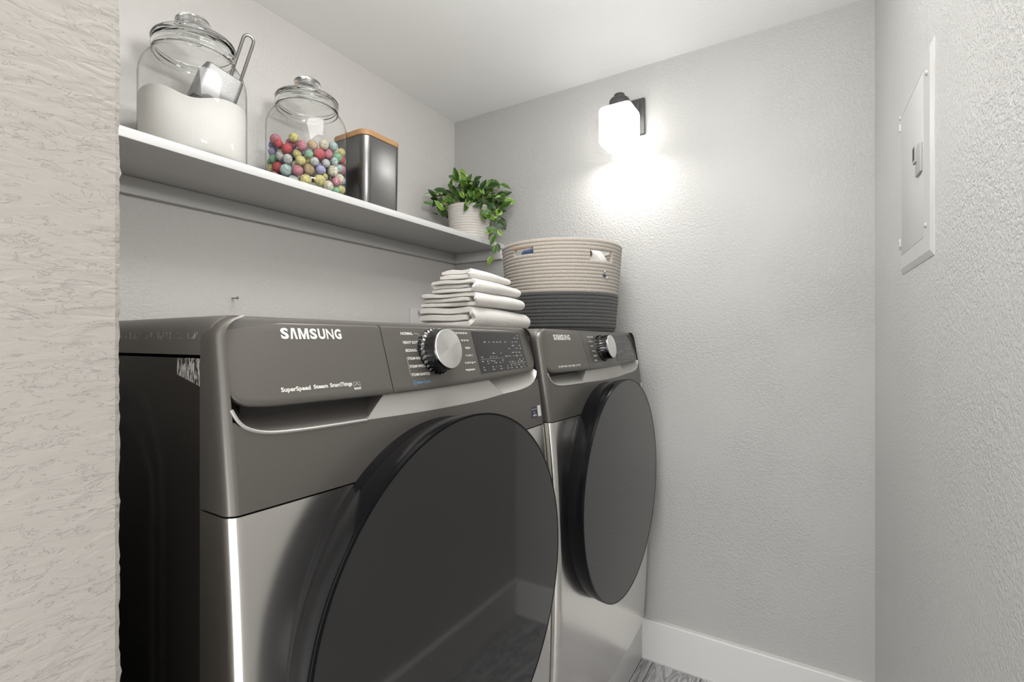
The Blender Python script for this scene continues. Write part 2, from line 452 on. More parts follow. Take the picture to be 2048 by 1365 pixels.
RC = CR * .9
def SF(x, z):
    if x > W / 2: x = W - x; m_ = True
    else: m_ = False
    if x >= RC: return S(W - x if m_ else x, z)
    return S(CR, z) + RC - math.sqrt(max(0, RC * RC - (RC - x) ** 2))
def front_loft(name, z0, z1, nz, m, parent, ztopfun=None):
    vs, fs = [], []
    zs = [lerp(z0, z1, i / (nz - 1)) for i in range(nz)]
    npt = None
    for z in zs:
        p, a0 = outline(z); npt = len(p)
        for (x, y) in p: vs.append((x, y, z))
    for i in range(nz - 1):
        for k in range(npt - 1):
            fs.append((i * npt + k, i * npt + k + 1, (i + 1) * npt + k + 1, (i + 1) * npt + k))
    # tiny return lips so the edge has thickness
    for row, dz in ((0, 0), (nz - 1, 0)):
        off = len(vs)
        for k in range(npt):
            x, y, z = vs[row * npt + k]
            vs.append((lerp(x, W / 2, .02), y + .012, z))
        for k in range(npt - 1): fs.append((row * npt + k, row * npt + k + 1, off + k + 1, off + k))
    return mesh(name, vs, fs, m, parent, 35)

def panel_part(name, xa, xb, m, parent, ztop=.9795, lr=(True, True)):
    """proud control panel piece: front grid + rolled edge skirt, conforming to Sp"""
    xs = []
    n = 40
    for i in range(n + 1):
        x = lerp(xa, xb, i / n)
        xs.append(x)
    if lr[0]: xs = [xa, xa + .002, xa + .005, xa + .010, xa + .016] + [x for x in xs if x > xa + .018]
    if lr[1]: xs = [x for x in xs if x < xb - .018] + [xb - .016, xb - .010, xb - .005, xb - .002, xb]
    def zt(x):
        r = .022
        d = 0
        if lr[0] and x < xa + r: d = r - math.sqrt(max(0, r * r - (xa + r - x) ** 2))
        if lr[1] and x > xb - r: d = r - math.sqrt(max(0, r * r - (x - xb + r) ** 2))
        return ztop - d
    def zb(x):
        if lr[0] and x < .034: 
            r = .026; d = max(0, xa + r - x); return .8895 + (r - math.sqrt(max(0, r * r - d * d))) * 1.0
        if lr[1] and x > .640:
            r = .028; d = max(0, x - xb + r); return .8968 + (r - math.sqrt(max(0, r * r - d * d)))
        return zu(x)
    nz = 14
    vs, fs = [], []
    for x in xs:
        for j in range(nz): 
            z = lerp(zb(x), zt(x), j / (nz - 1)); vs.append((x, Sp(x, z), z))
    nx = len(xs); fs += grid_faces(nx, nz)
    loop = [i * nz for i in range(nx)] + [(nx - 1) * nz + j for j in range(1, nz)] + [i * nz + nz - 1 for i in range(nx - 2, -1, -1)] + [j for j in range(nz - 2, 0, -1)]
    ln = len(loop)
    prev = loop
    for (out, back) in ((.0012, .0006), (.0022, .0020), (.0026, .0045), (.0026, .022)):
        cur = []
        for q in range(ln):
            a = Vector(vs[loop[q - 1]]); c = Vector(vs[loop[(q + 1) % ln]]); b = Vector(vs[loop[q]])
            d = c - a; nrm = Vector((d.z, 0, -d.x)); nrm.normalize()
            ox, oz = nrm.x * out, nrm.z * out
            if not lr[0] and b.x <= xa + 1e-6: ox = .0006 if ox < 0 else ox
            if not lr[1] and b.x >= xb - 1e-6: ox = -.0006 if ox > 0 else ox
            cur.append(len(vs)); vs.append((b.x + ox, b.y + back, b.z + oz))
        for q in range(ln): fs.append((prev[q], prev[(q + 1) % ln], cur[(q + 1) % ln], cur[q]))
        prev = cur
    return mesh(name, vs, fs, m, parent, 50)

def patch(name, xl_fun, xr_fun, depth, m, parent, topback, ends=(None, None)):
    """recessed strip between the lower lip zl and the panel's bottom edge zu; ends: (depth, topback) of the neighbour to close against"""
    nu, nv = 40, 12
    cols = [(i / (nu - 1), depth, topback) for i in range(nu)]
    if ends[0]: cols.insert(0, (0, *ends[0]))
    if ends[1]: cols.append((1, *ends[1]))
    vs = []
    for (u, dp, tb) in cols:
        for j in range(nv):
            v = j / (nv - 1)
            xa, xb = xl_fun(v), xr_fun(v); x = lerp(xa, xb, u)
            z0, z1 = zl(x), zu(x) + .004
            z = lerp(z0, z1, v)
            y = SF(x, z0) + .0004 + dp * math.sin(v * math.pi / 2) + tb * v
            vs.append((x, y, z))
    return mesh(name, vs, grid_faces(len(cols), nv), m, parent, 35)

def text_mesh(body, bold=0):
    cu = bpy.data.curves.new('txt', 'FONT'); cu.body = body; cu.size = 1; cu.offset = bold; cu.resolution_u = 3
    o = bpy.data.objects.new('txt', cu); COL.objects.link(o)
    bpy.context.view_layer.update()
    me = bpy.data.meshes.new_from_object(o.evaluated_get(bpy.context.evaluated_depsgraph_get()))
    vs = [v.co.copy() for v in me.vertices]; fs = [tuple(p.vertices) for p in me.polygons]
    bpy.data.objects.remove(o); bpy.data.curves.remove(cu); bpy.data.meshes.remove(me)
    return vs, fs
def fit(vs, x0, x1, z0, z1):
    ax, bx_ = min(v.x for v in vs), max(v.x for v in vs); ay, by_ = min(v.y for v in vs), max(v.y for v in vs)
    return [(x0 + (v.x - ax) / (bx_ - ax) * (x1 - x0), z0 + (v.y - ay) / (by_ - ay) * (z1 - z0)) for v in vs]
def on_panel(name, polys, m, parent, lift=.0005, surf=Sp):
    """polys: list of (uvs [(x,z)], faces); laid on the panel surface"""
    vs, fs = [], []
    for uv, f in polys:
        off = len(vs); vs += [(x, surf(x, z) - lift, z) for x, z in uv]; fs += [tuple(i + off for i in q) for q in f]
    o = mesh(name, vs, fs, m, parent, None, False)
    # make faces look out of the machine
    me = o.data; bm = bmesh.new(); bm.from_mesh(me)
    for f in bm.faces:
        f.normal_update()
        if f.normal.y > 0: f.normal_flip()
    bm.to_mesh(me); bm.free()
    return o
def words(body, x0, x1, z0, z1, bold=0):
    vs, fs = text_mesh(body, bold); return fit(vs, x0, x1, z0, z1), fs
def rect(x0, x1, z0, z1): return [(x0, z0), (x1, z0), (x1, z1), (x0, z1)], [(0, 1, 2, 3)]
def line(x0, z0, x1, z1, w_):
    dx, dz = x1 - x0, z1 - z0; L = math.hypot(dx, dz); nx, nz = -dz / L * w_ / 2, dx / L * w_ / 2
    return [(x0 - nx, z0 - nz), (x1 - nx, z1 - nz), (x1 + nx, z1 + nz), (x0 + nx, z0 + nz)], [(0, 1, 2, 3)]
def blur_word(x0, x1, z0, z1, rr):
    """a word too small in the photo to read: a row of short strokes"""
    out = []; x = x0
    while x < x1 - .0006:
        w_ = rr.choice((.0007, .0010, .0014)); a, b = z0 + rr.choice((0, 0, .25, .4)) * (z1 - z0), z1 - rr.choice((0, 0, .2)) * (z1 - z0)
        if rr.random() > .14: out.append(rect(x, min(x1, x + w_), a, b))
        x += w_ + .0006
    return out
def wordmark(x0, x1, z0, z1):
    ws = [1.02, .96, 1.42, 1.02, 1.06, 1.1, 1.04]; gap = .17; tot = sum(ws) + gap * 6; k = (x1 - x0) / tot
    out = []; x = x0; h = z1 - z0
    for ch, w_ in zip('SAMSUNG', ws):
        a, b = x, x + w_ * k
        if ch == 'A':
            sw = (b - a) * .30; tw = (b - a) * .20; c = (a + b) / 2
            uv = [(a, z0), (a + sw, z0), (c, z1 - h * .18), (b - sw, z0), (b, z0), (c + tw + .0004, z1), (c - tw - .0004, z1)]
            out.append((uv, [(0, 1, 2, 6), (2, 3, 4, 5), (2, 5, 6)]))
        elif ch == 'M':
            sw = (b - a) * .225; c = (a + b) / 2
            out.append(([(a, z0), (a + sw, z0), (a + sw, z1 - h * .30), (c - sw * .42, z0), (c + sw * .42, z0), (b - sw, z1 - h * .30), (b - sw, z0), (b, z0), (b, z1), (b - sw * 1.25, z1), (c, z0 + h * .34), (a + sw * 1.25, z1), (a, z1)],
                        [(0, 1, 2, 12), (12, 2, 11), (2, 3, 10, 11), (3, 4, 10), (4, 5, 9, 10), (5, 8, 9), (5, 6, 7, 8)]))
        else: out.append(words(ch, a, b, z0, z1, .018 if ch == 'N' else .04))
        x = b + gap * k
    return out

def machine(name, label, X, Y, door_r, door_cx, door_y, variant):
    rt = empty(name, (X, Y, ZP), label, 'washer' if variant == 1 else 'dryer')
    # cabinet sides, back, base
    vs, fs = [], []
    ny, nz = 60, 74
    def emb(y, z):
        # stamped side recess with rounded corners, two steps
        d = 0
        for (ya, yb, za, zb, r, dep) in ((.155, .70, .12, .895, .10, .004), (.188, .66, .16, .845, .075, .004)):
            qx = max(ya + r - y, y - yb + r, 0); qz = max(za + r - z, z - zb + r, 0)
            dist = math.hypot(qx, qz) - r
            if qx == 0 or qz == 0: dist = max(ya - y, y - yb, za - z, z - zb)
            s_ = min(1, max(0, -dist / .012)); d += dep * s_ * s_ * (3 - 2 * s_)
        return d
    for i in range(ny):
        y = lerp(.066, .79, i / (ny - 1))
        for j in range(nz):
            z = lerp(.01, .9405, j / (nz - 1)); vs.append((.0015 + emb(y, z), y, z))
    fs += grid_faces(ny, nz)
    off = len(vs)
    vs += [(W - .0015, .066, .01), (W - .0015, .79, .01), (W - .0015, .79, .9405), (W - .0015, .066, .9405)]
    A, B_, C_, D_ = 0, (ny - 1) * nz, (ny - 1) * nz + nz - 1, nz - 1
    fs += [(off, off + 1, off + 2, off + 3)]
    bl = len(vs); vs += [(.0015, .79, .01), (.0015, .79, .9405), (.0015, .066, .01), (.0015, .066, .9405)]
    fs += [(bl, bl + 1, off + 2, off + 1), (bl + 1, bl + 3, off + 3, off + 2), (bl, bl + 2, off, off + 1), (bl + 2, bl + 3, off + 3, off)]
    mesh('cabinet', vs, fs, M['cabinet'], rt, 30, True)
    for x_ in (.05, W - .05):
        for y_ in (.1, .74):
            o = lathe('foot', [(0, 0), (.018, 0), (.018, .012), (0, .012)], M['gasket'], rt, 16); o.location = (x_, y_, 0)
    box('seam_edge', .0004, .0634, .012, .004, .0648, .94, M['taupe'], rt)
    # top cover with skirt and rolled edges
    zt0, zt1 = .9445, ZTOP
    prof = []
    for a in range(0, 7):
        an = R(90 * a / 6); prof.append((.020 - .020 * math.cos(an), zt1 - .020 + .020 * math.sin(an)))
    vs, fs = [], []
    sect = [(0, zt0)] + prof + [(W - x, z) for x, z in reversed(prof)] + [(W, zt0)]
    ys = [.0455, .047, .052, .064, .79]; sc_ = [(-.006, .965), (-.0022, .99), (0, 1), (0, 1), (0, 1)]
    for y, (dz, q) in zip(ys, sc_):
        for (x, z) in sect: vs.append((x + (.0015 if y < .064 else 0) * (1 if x < W / 2 else -1), y, z + (dz if z > zt0 + .02 else 0)))
    ns = len(sect)
    for i in range(len(ys) - 1):
        for k in range(ns - 1): fs.append((i * ns + k, i * ns + k + 1, (i + 1) * ns + k + 1, (i + 1) * ns + k))
        fs.append((i * ns, i * ns + ns - 1, (i + 1) * ns + ns - 1, (i + 1) * ns))
    fs.append(tuple(range(ns))); fs.append(tuple((len(ys) - 1) * ns + k for k in range(ns)))
    mesh('top_cover', vs, fs, M['top_paint'], rt, 30)
    # steel front and taupe band
    front_loft('front_panel', .012, .7765, 40, M['steel'], rt)
    vs, fs = [], []
    zs = [lerp(.7785, .988, i / 40) for i in range(41)]
    npt = len(outline(.8)[0]); a0 = outline(.8)[1]; nf = 44
    ref = outline(.8)[0]; KA = next(k for k, p in enumerate(ref) if p[0] > .0085); KB = npt - 1 - KA
    for z in zs:
        for k, (x, y) in enumerate(outline(z)[0]):
            zz = z; yy = y
            if KA <= k <= KB:
                lim = zl(x); zz = lerp(.7785, lim, (z - .7785) / (.988 - .7785)); yy = SF(x, zz)
            vs.append((x, yy, zz))
    for i in range(40):
        for k in range(npt - 1):
            if k in (KA - 1, KB): continue
            fs.append((i * npt + k, i * npt + k + 1, (i + 1) * npt + k + 1, (i + 1) * npt + k))
    # close the corner columns against the front (rows re-sampled at true heights)
    for k, kin in ((KA - 1, KA), (KB + 1, KB)):
        off = len(vs)
        for z in zs:
            x, y = outline(z)[0][kin]; vs.append((x, y, z))
        for i in range(40): fs.append((i * npt + k, off + i, off + i + 1, (i + 1) * npt + k))
    off = len(vs)
    for k, (x, y) in enumerate(outline(.7785)[0]): vs.append((lerp(x, W / 2, .02), y + .012, .7785))
    for k in range(npt - 1): fs.append((k, k + 1, off + k + 1, off + k))
    mesh('upper_fascia', vs, fs, M['taupe'], rt, 35)
    # dark seam filler between band and steel, and backing behind the recess
    box('backing', .03, .040, .02, W - .03, .063, .955, M['dark_gap'], rt)
    # pieces under the panel
    dl = lambda v: .183 + .045 * v
    dr = lambda v: .524 - .047 * v
    patch('drawer_recess', lambda v: .0100 + .003 * v, dl, .030, M['taupe_dark'] if variant == 1 else M['silver'], rt, .006, (None, (.003, .008)))
    patch('silver_strip', lambda v: dl(v) + .0008, lambda v: dr(v) - .0006, .003, M['silver'], rt, .008)
    patch('finger_recess', dr, lambda v: W - .0100 - .003 * v, .018, M['silver'], rt, .006, ((.003, .008), None))
    pts = []
    for i in range(61):
        x = lerp(.0105, .183, (i / 60) ** 1.6); pts.append((x, SF(x, zl(x)) + .0002, zl(x)))
    tube('drawer_rim', pts, .0021, M['silver'], rt, 8)
    pts = [(dl(v) + .001, S(dl(v), .86) + .001 + .011 * v, lerp(zl(.183), zu(.228), v)) for v in (0, .33, .66, .93)]
    tube('drawer_rim', pts, .0011, M['silver'], rt, 6)
    # control panel: drawer front (left) and control fascia (right)
    df = panel_part('drawer_front', .0095, .2334, M['taupe'], rt, lr=(True, False))
    cp = panel_part('control_fascia', .2346, .6765, M['taupe'], rt, lr=(False, True))
    rr = random.Random(11 + variant)
    if variant == 1:
        on_panel('brand_lettering', wordmark(.0790, .1640, .9620, .9755), M['print_white'], df)
        on_panel('feature_lettering', [words('SuperSpeed', .0670, .1045, .8990, .9058, .03), words('Steam', .1085, .1285, .9010, .9060, .03), words('SmartThings', .1318, .1650, .8995, .9063, .03)], M['print_white'], df)
        q = [rect(.1672, .1772, .8962, .9046)]
        on_panel('rating_mark', [line(.1672, .8955, .1672, .9050, .0005), line(.1778, .8955, .1778, .9050, .0005), line(.1672, .9050, .1778, .9050, .0005), rect(.1672, .1778, .8952, .8980)]
                 + [line(.1690 + .001 * k, .9000 + .0030 * math.sin(k * .45), .1700 + .001 * k, .9000 + .0030 * math.sin(k * .45 + .45), .0009) for k in range(7)], M['print_grey'], df)
        L = [('NORMAL', .2725, .2985, .9690, .9735), ('HEAVY DUTY', .2735, .3080, .9553, .9596), ('BEDDING', .2750, .2985, .9430, .9473), ('STEAM NORMAL', .2757, .3160, .9308, .9350), ('STEAM WHITES', .2760, .3130, .9187, .9229), ('STEAM SANITIZE', .2762, .3170, .9062, .9104)]
        pol = [words(a, b, c, d, e, .02) for a, b, c, d, e in L]
        pol += [line(.2742, .9075, .2742, .9350, .0004), line(.3005, .9712, .3105, .9712, .0004), line(.3105, .9712, .3135, .9670, .0004), line(.3000, .9450, .3110, .9450, .0004)]
        on_panel('cycle_lettering', pol, M['print_white'], cp)
        on_panel('steam_lettering', [words('Steam Cycles', .2835, .3150, .8935, .8982, .02), line(.2765, .8930, .2765, .8990, .0005), line(.2815, .8930, .2815, .8990, .0005), line(.2765, .8990, .2815, .8990, .0005), line(.2765, .8930, .2815, .8930, .0005), line(.2775, .8950, .2805, .8972, .0008)], M['print_blue'], cp)
        Rr = [(.4020, .4425, .9737), (.4186, .4427, .9605), (.4230, .4431, .9470), (.4195, .4435, .9336), (.4142, .4459, .9208), (.4093, .4421, .9085)]
        pol = []
        for a, b, z in Rr: pol += blur_word(a, b, z - .0018, z + .0018, rr)
        on_panel('cycle_lettering', pol, M['print_white'], cp)
        kx, kz = .3395, .9420
        DX0, DX1, DZ0, DZ1 = .4560, .6380, .9005, .9770
    else:
        on_panel('brand_lettering', wordmark(.0790, .1640, .9620, .9755), M['print_white'], df)
        pol = []
        for a, b in ((.063, .108), (.1125, .150), (.1545, .185)): pol += blur_word(a, b, .8965, .9010, rr)
        on_panel('feature_lettering', pol, M['print_white'], df)
        pol = []
        for a, b, z in [(.268, .315, .9708), (.274, .298, .9582), (.277, .296, .9456), (.278, .300, .9316), (.278, .305, .9191), (.279, .296, .9070)]: pol += blur_word(a, b, z - .002, z + .002, rr)
        on_panel('option_lettering', blur_word(.402, .430, .9085, .9120, rr), M['print_white'], cp)
        on_panel('cycle_lettering', pol, M['print_white'], cp)
        on_panel('steam_lettering', blur_word(.279, .310, .8945, .8985, rr), M['print_blue'], cp)
        kx, kz = .3500, .9390
        DX0, DX1, DZ0, DZ1 = .4560, .6380, .9005, .9770
    # display window
    n = 12; uv = [(lerp(DX0, DX1, i / n), z) for i in range(n + 1) for z in (DZ0 + .0035 * i / n, DZ1)]
    dsp = on_panel('display', [(uv, [(2 * i, 2 * i + 2, 2 * i + 3, 2 * i + 1) for i in range(n)])], M['display'], cp, .0007)
    pol = []
    for row, z in enumerate((.9715, .9655, .9575, .9500, .9440, .9360, .9290, .9215, .9175, .9105, .9055)):
        x = DX0 + .010
        while x < DX1 - .012:
            w_ = rr.uniform(.004, .011)
            if row in (2, 5, 6, 7, 8, 9, 10) and rr.random() < .62 or x > lerp(DX0, DX1, .6) and rr.random() < .6: pol += blur_word(x, x + w_, z - .0011, z + .0011, rr)
            x += w_ + rr.uniform(.004, .012)
    pol += [line(lerp(DX0, DX1, .60), .9135, DX1 - .006, .9150, .0004), line(DX0 + .008, .9255, lerp(DX0, DX1, .5), .9262, .0003)]
    on_panel('display_markings', pol, M['print_grey'], dsp, .0010)
    # knob: ring, ridged side, spun face
    kn = bpy.data.objects.new('dial_knob', None); kn.parent = rt; COL.objects.link(kn)
    kn.location = (kx, Sp(kx, kz), kz); kn.rotation_euler = (R(-10), 0, R((kx - .343) * 8)); kn.empty_display_size = .02
    n = 120; vs, fs = [], []
    prof = [(.0375, .004), (.0375, -.006), (.0355, -.0085), (.0338, -.010), (.0338, -.028), (.0332, -.0305), (.0322, -.0318)]
    for i in range(n):
        a = 2 * math.pi * i / n
        for k, (r_, y) in enumerate(prof):
            rr_ = r_ + (.0009 * (1 if (i // 2) % 2 else -1) if 1 <= k <= 2 else 0) * 1.0
            vs.append((rr_ * math.cos(a), y, rr_ * math.sin(a)))
    mp = len(prof)
    for i in range(n):
        j = (i + 1) % n
        for k in range(mp - 1): fs.append((i * mp + k, j * mp + k, j * mp + k + 1, i * mp + k + 1))
    mesh('knob_side', vs, fs, M['knob_side'], kn, 30)
    lathe('knob_face', [(.0324, -.0316), (.0318, -.0326), (.0300, -.0329), (0, -.0325)], M['knob_face'], kn, 96, axis='y')
    # stickers by the right edge
    if variant == 1:
        st = on_panel('energy_sticker', [rect(.6255, .6525, .7965, .8185)], M['sticker_navy'], rt, .0006, S)
        pol = words('SmartThings', .631, .649, .8120, .8152)
        on_panel('sticker_lettering', [pol, words('AI', .6345, .6400, .8060, .8090), line(.629, .8130, .629, .8160, .0012)] + blur_word(.630, .648, .7990, .8030, rr), M['print_white'], st, .0009, S)
        on_panel('white_sticker', [rect(.6535, .6690, .7965, .8195)], M['sticker_white'], rt, .0006, S)
    else:
        on_panel('white_sticker', [rect(.662, .676, .796, .819)], M['sticker_white'], rt, .0006, S)
    # door
    cx, cz = door_cx, .5616
    dprof = [(.965, .012), (.968, .000), (.962, -.010), (.966, -.013), (.985, -.026), (.996, -.042), (1.0, -.054), (.9995, -.0575), (.9965, -.0595), (.990, -.0600)]
    k = door_r
    dy = door_y + .06
    dr_ = lathe('door', [(r_ * k, y + dy) for r_, y in dprof], M['black_gloss'], rt, 160, axis='y')
    dr_.location = (cx, 0, cz)
    lathe('door_glass', [(.991 * k, -.0600 + dy), (.6 * k, -.0612 + dy), (0, -.0618 + dy)], M['door_glass'], dr_, 160, axis='y')
    gk = lathe('door_edge', [(.9995 * k, -.0572 + dy), (1.0012 * k, -.0585 + dy), (1.0 * k, -.0602 + dy), (.990 * k, -.0606 + dy)], M['chrome'] if False else M['black_gloss'], dr_, 160, axis='y')
    return rt
machine('washing_machine', 'front-loading taupe and steel machine nearest the near wall, towels behind its dial', .268, .500, .2865, .329, -.0615, 1)
machine('clothes_dryer', 'taupe and steel front-loading machine against the end wall, basket on top', .962, .489, .2935, .331, -.0540, 2)

# ------------------------------------------------------------------ glass jars
def rsq(h, r, n=8):
    pts = []
    for cx, cy, a0 in ((h - r, h - r, 0), (-h + r, h - r, 90), (-h + r, -h + r, 180), (h - r, -h + r, 270)):
        for k in range(n + 1):
            a = R(a0 + 90 * k / n); pts.append((cx + r * math.cos(a), cy + r * math.sin(a)))
    return pts
def jar(loc, label, lid_tilt=0, lid_shift=(0, 0)):
    j = empty('glass_jar', loc, label, 'jar', 'lidded glass jars on the shelf')
    body = [(.0, .003), (.090, .003), (.099, .007), (.1045, .018), (.1055, .035), (.1055, .185), (.104, .200), (.0995, .215), (.092, .228), (.0835, .236), (.0800, .241), (.0790, .247)]
    lathe('jar_body', body, M['jar_wall'], j, 96)
    # neck with two raised rings, solid glass
    lathe('neck_ring', [(.0785, .243), (.0815, .2445), (.0822, .2475), (.0815, .2505), (.0800, .2525), (.0800, .2555), (.0818, .2580), (.0826, .2605), (.0818, .2635), (.0795, .2655), (.0765, .2650), (.0755, .2600), (.0757, .2480)], M['glass'], j, 96, True)
    lathe('base_ring', [(.086, .0005), (.098, .0005), (.101, .004), (.098, .0075), (.086, .006)], M['glass'], j, 96, True)
    lid = lathe('lid', [(.0, .2735), (.055, .2735), (.0735, .2690), (.0735, .2665), (.0810, .2665), (.0826, .2690), (.0830, .2730), (.0812, .2765), (.0780, .2790), (.058, .2870), (.030, .2925), (.0205, .2960), (.0195, .3010), (.0260, .3060), (.0335, .3120), (.0358, .3190), (.0340, .3265), (.0270, .3320), (.014, .3350), (0, .3352)], M['glass'], j, 96)
    if lid_tilt:
        ax = Vector((ST, -CT, 0)); piv = Vector((0, 0, .266)) - ax * .08
        q = Matrix.Rotation(lid_tilt, 4, Vector((CT, ST, 0)))
        lid.matrix_local = Matrix.Translation(piv) @ q @ Matrix.Translation(-piv)
    return j
JZ = SZ + .0005
J1 = (.562, 1.205); J2 = (.8535, 1.205)
jar((*J1, JZ), 'large lidded glass jar half filled with white powder, metal scoop inside', R(-4.2))
jar((*J2, JZ), 'lidded glass jar of colourful balls beside the dark tin')
# powder
def powder():
    vs, fs = [], []
    n, mr = 72, 14; RI = .1042
    for i in range(n):
        a = 2 * math.pi * i / n
        for k in range(mr + 1):
            r_ = RI * (1 - k / mr) if k else RI
            x, y = r_ * math.cos(a), r_ * math.sin(a)
            jd = math.hypot(*J1); tw = -(x * J1[0] + y * J1[1]) / jd           # towards the camera
            sd = (x * J1[1] - y * J1[0]) / jd
            h = .1385 - .024 * math.exp(-((tw - .085) / .075) ** 2 - ((sd + .002) / .045) ** 2) + .003 * math.sin(40 * x + 9) * math.sin(35 * y)
            vs.append((x, y, h))
    m1 = mr + 1
    for i in range(n):
        j = (i + 1) % n
        for k in range(mr): fs.append((i * m1 + k, j * m1 + k, j * m1 + k + 1, i * m1 + k + 1))
    low = [(RI, None), (.1042, .035), (.1032, .018), (.098, .0085), (.089, .0045), (.0, .0045)]
    prev = [i * m1 for i in range(n)]
    for r_, z in low[1:]:
        cur = []
        for i in range(n):
            a = 2 * math.pi * i / n; cur.append(len(vs)); vs.append((r_ * math.cos(a), r_ * math.sin(a), z))
        for i in range(n): j = (i + 1) % n; fs.append((prev[i], prev[j], cur[j], cur[i]))
        prev = cur
    me = bpy.data.meshes.new('detergent_powder'); me.from_pydata(vs, [], fs)
    bm = bmesh.new(); bm.from_mesh(me); bmesh.ops.remove_doubles(bm, verts=bm.verts, dist=1e-6); bmesh.ops.recalc_face_normals(bm, faces=bm.faces); bm.to_mesh(me); bm.free()
    for p in me.polygons: p.use_smooth = True
    o = link('detergent_powder', me, M['powder']); o.location = (*J1, JZ)
    tag(o, 'white laundry powder heaped in the large glass jar', 'powder'); o['kind'] = 'stuff'
powder()
# scoop: open trough with a loop handle
def scoop():
    FW = Vector((CT, ST, 0)); RT = Vector((ST, -CT, 0)); UP = Vector((0, 0, 1))
    def cp(r_, u_, f_): return RT * r_ + UP * u_ + FW * f_
    c0 = Vector((*J1, JZ))
    root = empty('metal_scoop', c0 + Vector((0, 0, .15)), 'square metal scoop standing in the powder, loop handle out of the jar', 'scoop')
    T = cp(-.683, 1.0966 + .634, 1.09) - Vector((0, 0, 0)) - root.location      # nearest corner of the cup
    k = .83 / 917
    e1 = cp(-25, -80, -10) * k; e2 = cp(-60, 12, 58) * k; e3 = cp(50, -30, 61) * k
    n1 = e1.normalized(); n2 = (e2 - n1 * e2.dot(n1)).normalized(); n3 = n1.cross(n2)
    if n3.dot(e3) < 0: n3 = -n3
    L = .084
    O = T
    def P(a, b, c): return O + n1 * a * L + n2 * b * L + n3 * c * L
    # rounded-corner square tube along n1, closed at the top (handle) end, open into the powder
    h = L / 2; sect = [(x + h, y + h) for x, y in rsq(h, .010, 5)]
    vs, fs = [], []
    for a, q in ((1.0, 1.0), (.5, .99), (.12, .97), (.03, .95), (0, .88)):
        for x, y in sect:
            x = h + (x - h) * q; y = h + (y - h) * q; vs.append(O + n1 * (a * L) + n2 * x + n3 * y)
    ns = len(sect)
    for i in range(4):
        for q in range(ns): fs.append((i * ns + q, i * ns + (q + 1) % ns, (i + 1) * ns + (q + 1) % ns, (i + 1) * ns + q))
    fs.append(tuple(4 * ns + q for q in range(ns)))
    o = mesh('bowl', vs, fs, M['scoop_dusty'], root, 30)
    md = o.modifiers.new('th', 'SOLIDIFY'); md.thickness = .0012
    b0 = P(.02, .35, .8); end = cp((500 - 1024) / 972 * 1.13, 1.0966 + (683 - 72) / 972 * 1.13, 1.13) - root.location
    ax = (end - b0); Lh = ax.length; ax.normalize(); sd = ax.cross((c0 + UP * .28 - Vector((0, 0, H))).normalized()).normalized()
    pts = []
    for t_ in (0, .3, .6, .85, 1): pts.append(b0 + sd * .0108 + ax * ((Lh - .0112) * t_))
    for a in range(1, 8):
        an = math.pi * a / 8; pts.append(b0 + ax * (Lh - .0112 + .0108 * math.sin(an)) + sd * (.0108 * math.cos(an)))
    for t_ in (1, .85, .6, .3, 0): pts.append(b0 - sd * .0108 + ax * ((Lh - .0112) * t_))
    tube('handle', pts, .0036, M['scoop'], root, 10)
scoop()
